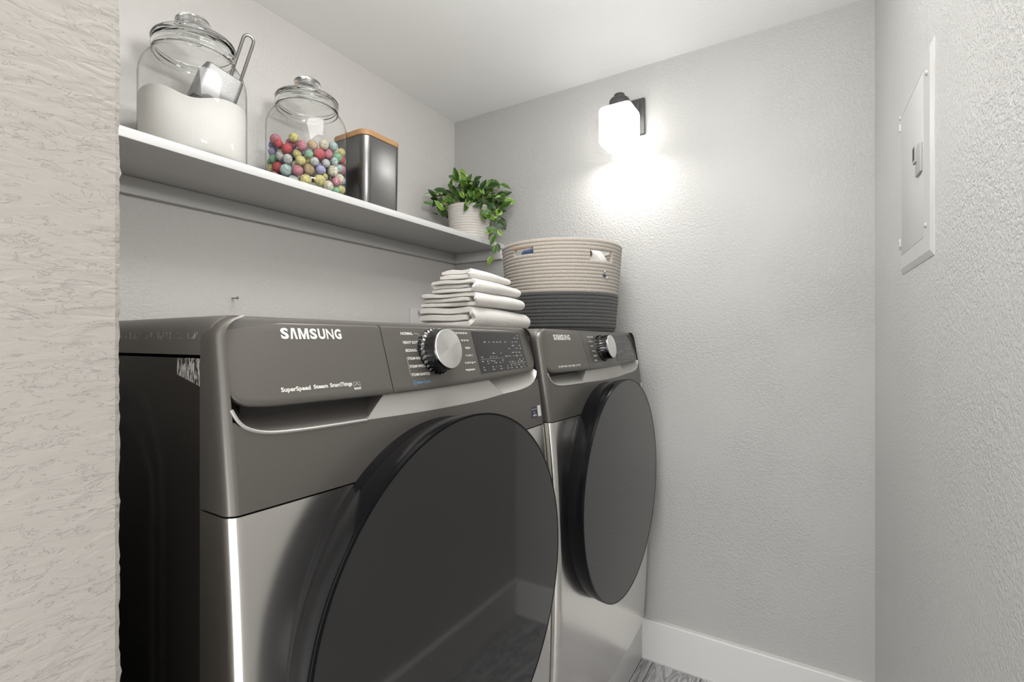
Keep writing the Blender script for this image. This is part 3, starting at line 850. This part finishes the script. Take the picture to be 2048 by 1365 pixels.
# balls
ballcols = {'yellow': (.55, .50, .18), 'cream': (.58, .54, .42), 'pink': (.50, .17, .22), 'red': (.50, .05, .06), 'lilac': (.33, .32, .52), 'blue': (.06, .20, .45), 'green': (.20, .42, .25), 'grey': (.46, .47, .46), 'tan': (.40, .27, .13), 'aqua': (.38, .50, .48)}
bmats = {}
for k, c in ballcols.items():
    c = tuple(x * .72 for x in c); m = mat('mottled_%s_felt' % k, c, .75); t = NT(m); a = t.noise(t.coord(), 2.2, 4, .65, .5); bb = t.noise(t.coord(), 14, 2)
    t.l(t.mix(t.ramp(a, [(.44, 0), (.64, 1)]), tuple(min(1, x * 1.25 + .02) for x in c), tuple(x * .45 + .05 for x in c)), t.b.inputs['Base Color'])
    t.normal(t.bump(bb, .3, .0006)); bmats[k] = m
def balls():
    rb = random.Random(21)
    bm = bmesh.new(); bmesh.ops.create_icosphere(bm, subdivisions=3, radius=1); base = bpy.data.meshes.new('ball'); bm.to_mesh(base); bm.free()
    for p in base.polygons: p.use_smooth = True
    meshes = {}
    for k in ballcols:
        me = base.copy(); me.materials.append(bmats[k]); meshes[k] = me
    names = list(ballcols); wts = [4, 4, 3, 1.3, 3, 1.6, 1.6, 4, 2, 2]
    placed = []; RJ = .1035
    while len(placed) < 262:
        r_ = rb.uniform(.0110, .0165); best = None
        for _ in range(90):
            a = rb.uniform(0, 2 * math.pi); d = (RJ - r_) * math.sqrt(rb.random()) if rb.random() > .45 else RJ - r_ - .0008
            x, y = d * math.cos(a), d * math.sin(a); z = r_ + .0045
            if d > .09 - r_: z += max(0, (d + r_ - .09)) * .9
            for (px, py, pz, pr) in placed:
                q = (r_ + pr) ** 2 - (x - px) ** 2 - (y - py) ** 2
                if q > 0: z = max(z, pz + math.sqrt(q) * .97)
            if best is None or z < best[2]: best = (x, y, z, r_)
        if best[2] > .142: break
        placed.append(best)
    todo = []
    for (x, y, z, r_) in placed:
        k = rb.choices(names, wts)[0]; jd = math.hypot(*J2); tw = -(x * J2[0] + y * J2[1]) / jd; sd = (x * J2[1] - y * J2[0]) / jd; d = math.hypot(x, y)
        if z < .074 and (d + r_ < .080 or tw < -.035): continue          # buried or hidden behind the others
        wx, wy, wz = J2[0] + x, J2[1] + y, JZ + z; dep = wx * CT + wy * ST; u = (wx * ST - wy * CT) / dep
        lay = 'bottom' if z < .035 else 'lower middle' if z < .065 else 'upper middle' if z < .092 else 'top'
        side = 'left' if sd < -.045 else 'right' if sd > .045 else 'centre'
        if tw < -.02: side += ' rear'
        todo.append(((k, lay, side), u, (x, y, z, r_)))
    counts = {}
    for key, u, b in todo: counts.setdefault(key, []).append(u)
    ordn = ['first', 'second', 'third', 'fourth', 'fifth', 'sixth', 'seventh', 'eighth', 'ninth', 'tenth']
    for key, u, (x, y, z, r_) in todo:
        k, lay, side = key
        o = bpy.data.objects.new('felt_ball', meshes[k]); COL.objects.link(o)
        o.location = (J2[0] + x, J2[1] + y, JZ + z); s_ = r_ * .985; o.scale = (s_, s_ * rb.uniform(.9, 1), s_ * rb.uniform(.86, 1))
        o.rotation_euler = (rb.uniform(0, 6), rb.uniform(0, 6), rb.uniform(0, 6))
        us = sorted(counts[key]); txt = 'mottled %s ball, %s layer, %s, in the ball jar' % (k, lay, side)
        if len(us) > 1: txt += ', %s from left' % ordn[us.index(u)]
        tag(o, txt, 'ball', 'colourful balls in the glass jar')
    return len(todo)
balls()
# ------------------------------------------------------------------ tin with wooden lid
def loft_rsq(name, rows, m, parent):
    vs, fs = [], []
    for (h, r, z) in rows:
        for x, y in rsq(h, r): vs.append((x, y, z))
    n = len(rsq(1, .2)); L = len(rows)
    for i in range(L - 1):
        for k in range(n): fs.append((i * n + k, i * n + (k + 1) % n, (i + 1) * n + (k + 1) % n, (i + 1) * n + k))
    fs.append(tuple(range(n))); fs.append(tuple((L - 1) * n + k for k in range(n)))
    return mesh(name, vs, fs, m, parent, 35)
can = empty('tin_canister', (.984 + .0765, 1.122 + .0765, JZ), 'dark grey square tin with wooden lid between ball jar and plant', 'canister')
loft_rsq('tin_body', [(.0715, .024, 0), (.073, .026, .003), (.0762, .028, .2135), (.0750, .027, .2150)], M['tin'], can)
loft_rsq('wooden_lid', [(.0735, .027, .2152), (.0770, .029, .2165), (.0775, .029, .2290), (.0765, .028, .2318), (.074, .026, .2325)], M['wood'], can)

# ------------------------------------------------------------------ plant
PX, PY = 1.562, 1.172
pl = empty('potted_plant', (PX, PY, JZ), 'trailing leafy green plant in a cream pot at the shelf end', 'plant')
prof = [(0, 0), (.070, 0), (.0745, .003)]
for i in range(25):
    z = .006 + .122 * i / 24; r_ = lerp(.0755, .0858, i / 24); prof.append((r_ + (.0013 if i % 2 else -.0006), z))
prof += [(.0862, .132), (.0845, .1345), (.0815, .133), (.0800, .112), (0, .110)]
lathe('pot', prof, M['pot'], pl, 72)
lathe('soil', [(0, .1135), (.05, .1145), (.0795, .1125), (.0795, .1105), (0, .1105)], M['soil'], pl, 32)
def leaf_mesh(m, wid, bend, fold):
    nl, nw = 8, 5; vs = []
    for i in range(nl):
        v = i / (nl - 1); hw = wid * math.sin(math.pi * min(1, v * .96 + .02)) ** .8 * (1 - .32 * v) + .004
        for j in range(nw):
            u = (j / (nw - 1) - .5) * 2
            vs.append((u * hw, v, bend * v * v + fold * abs(u) * hw + .02 * math.sin(9 * v) * u))
    me = bpy.data.meshes.new('leaf'); me.from_pydata(vs, [], grid_faces(nl, nw)); me.materials.append(m)
    for p in me.polygons: p.use_smooth = True
    return me
LM = [leaf_mesh(M['leaf_dark'], .30, -.18, .3), leaf_mesh(M['leaf_mid'], .30, -.14, .35), leaf_mesh(M['leaf_lime'], .29, -.22, .3), leaf_mesh(M['leaf_mid'], .24, .12, .5), leaf_mesh(M['leaf_lime'], .33, .05, .2)]
RT = Vector((ST, -CT, 0)); UP = Vector((0, 0, 1)); TW = Vector((-CT, -ST, 0))
def loc3(a, b, c): return RT * a + UP * b + TW * c
def clamp_room(p):
    """keep a point (plant-local) inside the corner, off the two walls"""
    return Vector((min(p.x, XE - .012 - PX), min(p.y, YB - .012 - PY), p.z))
rl = random.Random(5)
def leaf(base, direction, length, kind, face=None, roll=0):
    d = direction.normalized(); f = face if face is not None else (TW * 1.0 + UP * .8)
    tip = clamp_room(base + d * length); 
    if (tip - base).length > .3 * length: d = (tip - base).normalized()
    x = d.cross(f).normalized(); z = x.cross(d)
    q = Matrix((x, d, z)).transposed().to_4x4() @ Matrix.Rotation(roll, 4, 'Y')
    o = bpy.data.objects.new('leaf', LM[kind]); COL.objects.link(o); o.parent = pl
    o.matrix_local = Matrix.Translation(base) @ q @ Matrix.Diagonal((length, length, length, 1))
    return o
def px2(a, b): return ((a - 940) * .00199, (683 - b) * .00199 - .3975)     # photo offsets to metres around the pot
stems = []
# leaves read off the photo: tip-end, base-end, kind
big = [((930, 343), (932, 383), 2), ((903, 362), (925, 370), 1), ((946, 358), (936, 385), 1), ((961, 362), (938, 388), 0), ((990, 354), (1000, 375), 1), ((1024, 382), (1003, 376), 1), ((1034, 408), (1010, 405), 2), ((1012, 396), (1000, 402), 1),
       ((866, 398), (884, 408), 0), ((868, 415), (878, 400), 0), ((882, 432), (892, 415), 1), ((895, 436), (893, 418), 0), ((888, 385), (902, 395), 1), ((944, 412), (940, 388), 2), ((960, 405), (952, 388), 2), ((948, 418), (944, 404), 2),
       ((898, 372), (915, 385), 0), ((912, 378), (925, 392), 0), ((975, 372), (965, 388), 0), ((985, 380), (975, 392), 1), ((972, 396), (962, 384), 2), ((980, 424), (978, 400), 0), ((995, 398), (985, 388), 0), ((1006, 388), (995, 395), 1), ((955, 377), (948, 392), 0), ((880, 420), (890, 404), 0), ((905, 412), (900, 396), 1), ((920, 398), (914, 386), 2)]
for (tip, bas, kd) in big:
    a1, b1 = px2(*tip); a0_, b0_ = px2(*bas); c = rl.uniform(-.01, .07)
    B0 = clamp_room(loc3(a0_, b0_, c)); B1 = loc3(a1, b1, c + rl.uniform(-.012, .02))
    leaf(B0, B1 - B0, max(.035, (B1 - B0).length), kd, TW + UP * rl.uniform(-.1, .8) + RT * rl.uniform(-.5, .5))
    stems.append((B0, rl))
for i in range(105):
    a = rl.gauss(-.005, .075); a = max(-.135, min(.125, a))
    dome = .175 + .055 * (1 - (a / .15) ** 2)
    b_ = rl.uniform(.125, dome) if abs(a) < .08 else rl.uniform(.09, dome)
    c = rl.uniform(-.05, .08)
    B0 = clamp_room(loc3(a, b_, c))
    out = Vector((B0.x, B0.y, 0)) * 6 + UP * rl.uniform(-.5, .9) + RT * rl.uniform(-.7, .7) + TW * rl.uniform(-.2, .7)
    leaf(B0, out, rl.uniform(.032, .055), rl.choices((0, 1, 2, 3, 4), (8, 4, 2, 2, 1))[0], TW + UP * rl.uniform(0, 1.2) + RT * rl.uniform(-.6, .6), rl.uniform(-.5, .5))
    if i % 3 == 0: stems.append((B0, rl))
for (B0, _) in stems:
    s0 = Vector((B0.x * .35, B0.y * .35, .112)); mid = (s0 + B0) / 2 + UP * .03
    pts = [s0, s0.lerp(mid, .5) + UP * .006, mid, mid.lerp(B0, .5) + UP * .004, B0]
    tube('stem', pts, .0011, M['stem'], pl, 5)
for i in range(40):                       # fuller, drooping growth on the room side of the pot
    a = rl.uniform(.0, .13); b_ = rl.uniform(.085, .17) if a > .045 else rl.uniform(.13, .2); c = rl.uniform(.055, .10)
    B0 = clamp_room(loc3(a, b_, c))
    out = RT * rl.uniform(-.5, 1) + UP * rl.uniform(-1.0, .5) + TW * rl.uniform(.1, .8)
    leaf(B0, out, rl.uniform(.034, .056), rl.choices((0, 1, 2, 3, 4), (4, 4, 3, 2, 2))[0], TW + UP * rl.uniform(0, .9) + RT * rl.uniform(-.5, .5), rl.uniform(-.4, .4))
    if i % 3 == 0: tube('stem', [Vector((B0.x * .5, B0.y * .5, .125)), B0 * .72 + UP * .045, B0], .0011, M['stem'], pl, 5)
# trailing vine over the shelf edge
def vine(pxs, leaves, cc, r_=.0012):
    pts = []
    for i, (a, b) in enumerate(pxs):
        A, B_ = px2(a, b); c = lerp(.04, cc, min(1, i / 1.5)); pts.append(loc3(A, B_, c))
    tube('vine', pts, r_, M['stem'], pl, 6)
    for (tip, bas, kd) in leaves:
        a1, b1 = px2(*tip); a0_, b0_ = px2(*bas); B0 = loc3(a0_, b0_, cc + rl.uniform(0, .012)); B1 = loc3(a1, b1, cc + rl.uniform(.006, .02))
        leaf(B0, B1 - B0, (B1 - B0).length, kd, TW + UP * .2 + RT * rl.uniform(-.4, .4))
vine([(966, 398), (976, 408), (984, 425), (988, 455), (990, 480), (991, 505), (988, 528)],
     [((965, 432), (968, 416), 0), ((964, 440), (990, 434), 1), ((966, 449), (986, 441), 2), ((1012, 466), (994, 452), 0), ((1006, 448), (995, 458), 0), ((977, 467), (998, 474), 1), ((975, 476), (990, 472), 2), ((984, 499), (994, 478), 1), ((992, 517), (994, 500), 1), ((1001, 512), (998, 496), 0), ((979, 538), (986, 521), 2), ((992, 524), (986, 530), 2), ((999, 446), (990, 448), 2), ((1008, 482), (998, 470), 2)], .088)

# ------------------------------------------------------------------ folded towels
def path_fold(d, t_, layers, rr):
    """serpentine centreline (y,z) of a folded towel; y=0 is the rounded front fold"""
    def arc(cy, cz, r0, a0, a1, n=8): return [(cy + r0 * math.cos(R(lerp(a0, a1, k / n))), cz + r0 * math.sin(R(lerp(a0, a1, k / n)))) for k in range(n + 1)]
    if layers == 3:
        p = [(.028, 1.5 * t_)] + [(lerp(.028, d - t_ * .9, k / 6), 1.5 * t_) for k in range(1, 6)]
        p += arc(d - t_ * 1.0, 2.0 * t_, t_ * .5, -90, 90)
        p += [(lerp(d - t_, 1.5 * t_, k / 6), 2.5 * t_) for k in range(1, 6)]
        p += arc(1.5 * t_, 1.5 * t_, t_, 90, 270, 12)
        p += [(lerp(1.5 * t_, d - .5 * t_, k / 6), .5 * t_) for k in range(1, 7)]
    else:
        p = [(lerp(d - t_ * .6, t_ * 1.0, k / 6), 1.5 * t_) for k in range(6)]
        p += arc(1.0 * t_, 1.0 * t_, t_ * .5, 90, 270, 10)
        p += [(lerp(1.0 * t_, d - .6 * t_, k / 6), .5 * t_) for k in range(1, 7)]
    return p
def towel(x0, y0, z0, w_, d, h, layers, label, seed, yaw=0):
    rr = random.Random(seed)
    t_ = h / layers; p = path_fold(d, t_, layers, rr); n = len(p)
    nx = 26; vs, fs = [], []
    ph = rr.uniform(0, 6)
    rows = []
    for i in range(nx):
        u = i / (nx - 1); e = min(u, 1 - u) * w_
        f = math.sqrt(max(.42, 1 - max(0, 1 - e / (.5 * t_)) ** 2)); 
        xx = lerp(0, w_, u)
        s_ = []
        for side in (1, -1):
            for k in range(n):
                a = p[max(0, k - 1)]; c = p[min(n - 1, k + 1)]; b = p[k]
                dy, dz = c[0] - a[0], c[1] - a[1]; L = math.hypot(dy, dz) or 1
                endf = .75 if k in (0, n - 1) else 1
                off = side * t_ * .492 * f * endf
                y = b[0] - dz / L * off; z = b[1] + dy / L * off
                wob = .0016 * t_ / .012 * math.sin(9 * y / d + ph + 3 * u) * (z / h)
                sag = -.006 * u * u * (z / h)
                xo = xx + .004 * math.sin(ph + b[1] * 300 + b[0] * 20) * (1 - u if u < .5 else 0)
                vs.append((xo, y + .002 * math.sin(ph + 7 * u), max(.0003, z + wob + sag)))
    for i in range(nx - 1):
        o0, o1 = i * 2 * n, (i + 1) * 2 * n
        for k in range(n - 1):
            fs.append((o0 + k, o0 + k + 1, o1 + k + 1, o1 + k)); fs.append((o0 + n + k, o1 + n + k, o1 + n + k + 1, o0 + n + k + 1))
        fs.append((o0, o1, o1 + n, o0 + n)); fs.append((o0 + n - 1, o0 + 2 * n - 1, o1 + 2 * n - 1, o1 + n - 1))
    for o0 in (0, (nx - 1) * 2 * n):
        for k in range(n - 1): fs.append((o0 + k, o0 + n + k, o0 + n + k + 1, o0 + k + 1))
    o = mesh('folded_towel', vs, fs, M['towel'], None, 60)
    o.location = (x0, y0, z0); o.rotation_euler = (0, 0, yaw)
    return tag(o, label, 'towel', 'folded white towels stacked on the machine')
TZ = ZP + ZTOP + .0005
towel(.900, .655, TZ, .258, .182, .0520, 3, 'lowest and widest folded white towel, lying on the machine top', 1)
towel(.900, .652, TZ + .0522, .218, .175, .0325, 3, 'folded white towel lying directly on the widest bottom towel', 2)
towel(.902, .655, TZ + .0850, .203, .135, .0310, 3, 'folded white towel just under the smallest top towel', 3)
towel(.905, .669, TZ + .1163, .172, .100, .0240, 2, 'smallest folded white towel, on top of the towel stack', 4)

# ------------------------------------------------------------------ rope basket
BX, BY = 1.4553, .7117
bk = empty('rope_basket', (BX, BY, TZ + .0018), 'round coiled rope basket, beige above charcoal, on the far machine', 'basket')
def arc_deg(a): return (a + 360) % 360
HOLES = [(157.5, 180.5, .2330, .2485), (-127.5, -100.5, .2105, .2385)]
def coil(name, z, r0, tube_r, m, parent, vs, fs, gaps):
    n = 600; ns = 7; segs = []
    keep = [not any(g0 <= 360 * i / n <= g1 for g0, g1 in gaps) for i in range(n)]
    start = 0
    if not all(keep):
        start = next(i for i in range(n) if keep[i] and not keep[i - 1])
    i = 0; run = []
    runs = []
    for q in range(n):
        i = (start + q) % n
        if keep[i]: run.append(start + q)
        elif run: runs.append(run); run = []
    if run: runs.append(run)
    closed = all(keep)
    for run in runs:
        off = len(vs)
        for q in run:
            a = 2 * math.pi * q / n
            for k in range(ns):
                t_ = 2 * math.pi * k / ns
                rr = tube_r * (1 + .075 * math.cos(150 * a + t_))
                vs.append(((r0 + rr * math.cos(t_)) * math.cos(a), (r0 + rr * math.cos(t_)) * math.sin(a), z + rr * 1.06 * math.sin(t_)))
        L = len(run)
        for q in range(L if closed else L - 1):
            j = (q + 1) % L
            for k in range(ns): fs.append((off + q * ns + k, off + j * ns + k, off + j * ns + (k + 1) % ns, off + q * ns + (k + 1) % ns))
        if not closed:
            fs.append(tuple(off + k for k in range(ns))); fs.append(tuple(off + (L - 1) * ns + k for k in range(ns)))
def basket():
    NC = 26; hh = .272; pitch = hh / NC; tr = pitch * .64
    lo, up = ([], []), ([], [])
    for i in range(NC):
        z = pitch * (i + .5); r0 = lerp(.170, .190, i / (NC - 1)) + (.0 if i else -.004)
        gaps = [(arc_deg(a0), arc_deg(a1)) for a0, a1, z0, z1 in HOLES if z0 - pitch * .3 < z < z1 + pitch * .3]
        tgt = lo if i < 11 else up
        coil('c', z, r0, tr, None, None, tgt[0], tgt[1], gaps)
    mesh('charcoal_wall', lo[0], lo[1], M['rope_dark'], bk, 80, False)
    mesh('beige_wall', up[0], up[1], M['rope_light'], bk, 80, False)
    lathe('base', [(0, .004), (.166, .004), (.166, .010), (0, .010)], M['rope_dark'], bk, 48)
    # small metal toggle under the right handle
    a = R(-110); p = Vector((math.cos(a), math.sin(a), 0)); tg_ = Vector((-p.y, p.x, 0))
    z = .168
    bm = bmesh.new()
    for (du, dz, s_) in ((-.002, .010, .0045), (.001, .002, .0038), (.008, -.008, .0035)):
        mt = Matrix.Translation(p * .1895 + tg_ * du + UP * (z + dz)) @ Matrix.Diagonal((s_, s_, s_, 1)); bmesh.ops.create_icosphere(bm, subdivisions=2, radius=1, matrix=mt)
    from_bm('toggle', bm, M['chrome'], bk, 60)
    bm = bmesh.new(); mt = Matrix.Translation(p * .1905 + tg_ * -.005 + UP * (z - .001)) @ Matrix.Diagonal((.005, .005, .0055, 1)); bmesh.ops.create_icosphere(bm, subdivisions=2, radius=1, matrix=mt)
    from_bm('toggle_button', bm, M['sticker_navy'], bk, 60)
    # loose orange thread by the left handle
    pts = []
    for (ang, z) in ((156, .262), (157, .252), (160, .2505), (170, .2500), (179, .2498)):
        a = R(ang); pts.append((math.cos(a) * .1962, math.sin(a) * .1962, z))
    tube('thread', pts, .0010, M['thread'], bk, 6)
basket()
def bundle(name, label, ang, rad, z, size, m, seed):
    rr = random.Random(seed); bm = bmesh.new(); bmesh.ops.create_icosphere(bm, subdivisions=4, radius=1)
    for v in bm.verts:
        n = v.co.copy(); f = 1 + .10 * math.sin(5 * n.x + 3 * n.z + seed) + .07 * math.sin(9 * n.y - 4 * n.x + seed)
        v.co = Vector((n.x * size[0] * f, n.y * size[1] * f, n.z * size[2] * f))
    o = from_bm(name, bm, m, None, 80); a = R(ang)
    o.location = (BX + math.cos(a) * rad, BY + math.sin(a) * rad, TZ + z); o.rotation_euler = (0, 0, a)
    return tag(o, label, 'cloth')
bundle('crumpled_cloth', 'navy cloth showing through the left handle hole of the basket', 169, .132, .226, (.036, .060, .036), M['cloth_blue'], 2)
bundle('crumpled_cloth', 'white cloth showing through the right handle hole of the basket', -112, .121, .208, (.048, .066, .052), M['cloth_white'], 5)
bundle('crumpled_cloth', 'brown cloth corner in the right handle hole of the basket', -124, .158, .236, (.014, .014, .010), M['cloth_brown'], 8)

# ------------------------------------------------------------------ wall lamp
LX, LY, LZ = 1.596, .562, H + .726
lp = empty('wall_lamp', (XE, LY, LZ), 'lit wall lamp with a square white glass shade on dark backplate', 'lamp')
box('backplate', -.014, -.0635, -.006, -.0005, .0635, .120, M['bronze'], lp, .003)
box('backplate_rim', -.019, -.048, .010, -.014, .048, .104, M['bronze'], lp, .002)
# arm from plate to socket cap
tube('arm', [(-.014, 0, .104), (-.035, 0, .1085), (-.062, 0, .1085), (LX - XE, 0, .105)], .0085, M['bronze'], lp, 12)
o = lathe('socket_cap', [(0, .112), (.017, .112), (.018, .110), (.018, .100), (.030, .096), (.034, .090), (.035, .070), (.035, .062), (0, .062)], M['bronze'], lp, 40); o.location = (LX - XE, 0, 0)
bm = bmesh.new()
bm_box(bm, -.0575, -.0575, -.066, .0575, .0575, .066, .019, 4)
o = from_bm('shade', bm, M['opal'], lp, 60); o.location = (LX - XE, 0, -.002)
bl_ = bpy.data.lights.new('bulb', 'AREA'); bl_.shape = 'DISK'; bl_.size = .09; bl_.energy = BULB_POWER; bl_.color = (1, .985, .955); bl_.spread = R(170)
bo = bpy.data.objects.new('bulb', bl_); COL.objects.link(bo); bo.parent = lp; bo.location = (LX - XE, 0, -.0695)

# ------------------------------------------------------------------ breaker panel on the right wall
ang = math.atan(WS)
bp = empty('breaker_panel', (XE, YR, 0), 'flush white electrical breaker panel on the right wall', 'electrical panel', None, (0, 0, R(180) + ang))
# local: +x runs from the far corner towards the camera, -y... sticks out of the wall
def pb(name, s0, s1, z0, z1, d0, d1, m, parent=bp, bev=.0008): return box(name, s0, -d1, z0, s1, -d0, z1, m, parent, bev)
# cover frame: four bevelled rails around the door
S0, S1, Z0, Z1 = .415, .687, 1.2325, 1.576
D0, D1, E0, E1 = .4325, .6315, 1.2700, 1.5500
fr = []
out = [(S0, Z0), (S1, Z0), (S1, Z1), (S0, Z1)]; mid_ = [(S0 + .010, Z0 + .010), (S1 - .010, Z0 + .010), (S1 - .010, Z1 - .010), (S0 + .010, Z1 - .010)]
inn = [(D0 - .0008, E0 - .0008), (D1 + .0008, E0 - .0008), (D1 + .0008, E1 + .0008), (D0 - .0008, E1 + .0008)]
vs = [(s, .0, z) for s, z in out] + [(s, -.0010, z) for s, z in out] + [(s, -.0045, z) for s, z in mid_] + [(s, -.0045, z) for s, z in inn] + [(s, -.0005, z) for s, z in inn]
fs = []
for a in range(4):
    for k in range(4): fs.append((a * 4 + k, a * 4 + (k + 1) % 4, a * 4 + 4 + (k + 1) % 4, a * 4 + 4 + k))
mesh('cover_frame', [(x, y, z) for x, y, z in vs], fs, M['panel_paint'], bp)
pb('panel_back', D0 - .002, D1 + .002, E0 - .002, E1 + .002, .0002, .0006, M['dark_gap'], bp, 0)
dd = pb('panel_door', D0, D1, E0, E1, .0008, .0046, M['panel_paint'])
pb('latch', .586, .6265, 1.3838, 1.4330, .0047, .0080, M['latch'], dd)
pb('latch_slide', .578, .598, 1.4080, 1.4400, .0060, .0105, M['latch'], dd, .001)
pb('latch_pocket', .581, .595, 1.4130, 1.4350, .0101, .0107, M['dark_gap'], dd, 0)
for z in (1.530, 1.296): pb('hinge', .4235, .4300, z - .008, z + .008, .0044, .0078, M['panel_paint'], bp)
for s, z in ((.6588, 1.5327), (.6500, 1.2863), (.4215, 1.2872), (.4215, 1.552)):
    o = lathe('screw', [(0, 0), (.0042, 0), (.0042, -.0012), (.0030, -.0026), (0, -.0030)], M['screw'], bp, 16, axis='y'); o.location = (s, -.0045, z)

# ------------------------------------------------------------------ small things on the back wall
nl = empty('wall_nail', (.7215, YB, H + .1165), 'small steel nail sticking out of the wall above the machines', 'nail')
tube('nail_shaft', [(0, .004, .0), (-.002, -.030, -.001)], .0017, M['nail'], nl, 8)
o = lathe('nail_head', [(0, 0), (.0036, 0), (.0036, .0014), (0, .0014)], M['nail'], nl, 12, axis='y'); o.location = (-.002, -.0315, -.001)
op = empty('outlet_plate', (1.403, YB, H + .062), 'plain white cover plate low on the wall behind the towels', 'cover plate')
box('plate', 0, -.006, -.09, .16, -.0005, .066, M['white_paint'], op, .002)
box('plate_insert', .02, -.008, -.07, .14, -.006, .036, M['white_paint'], op, .001)
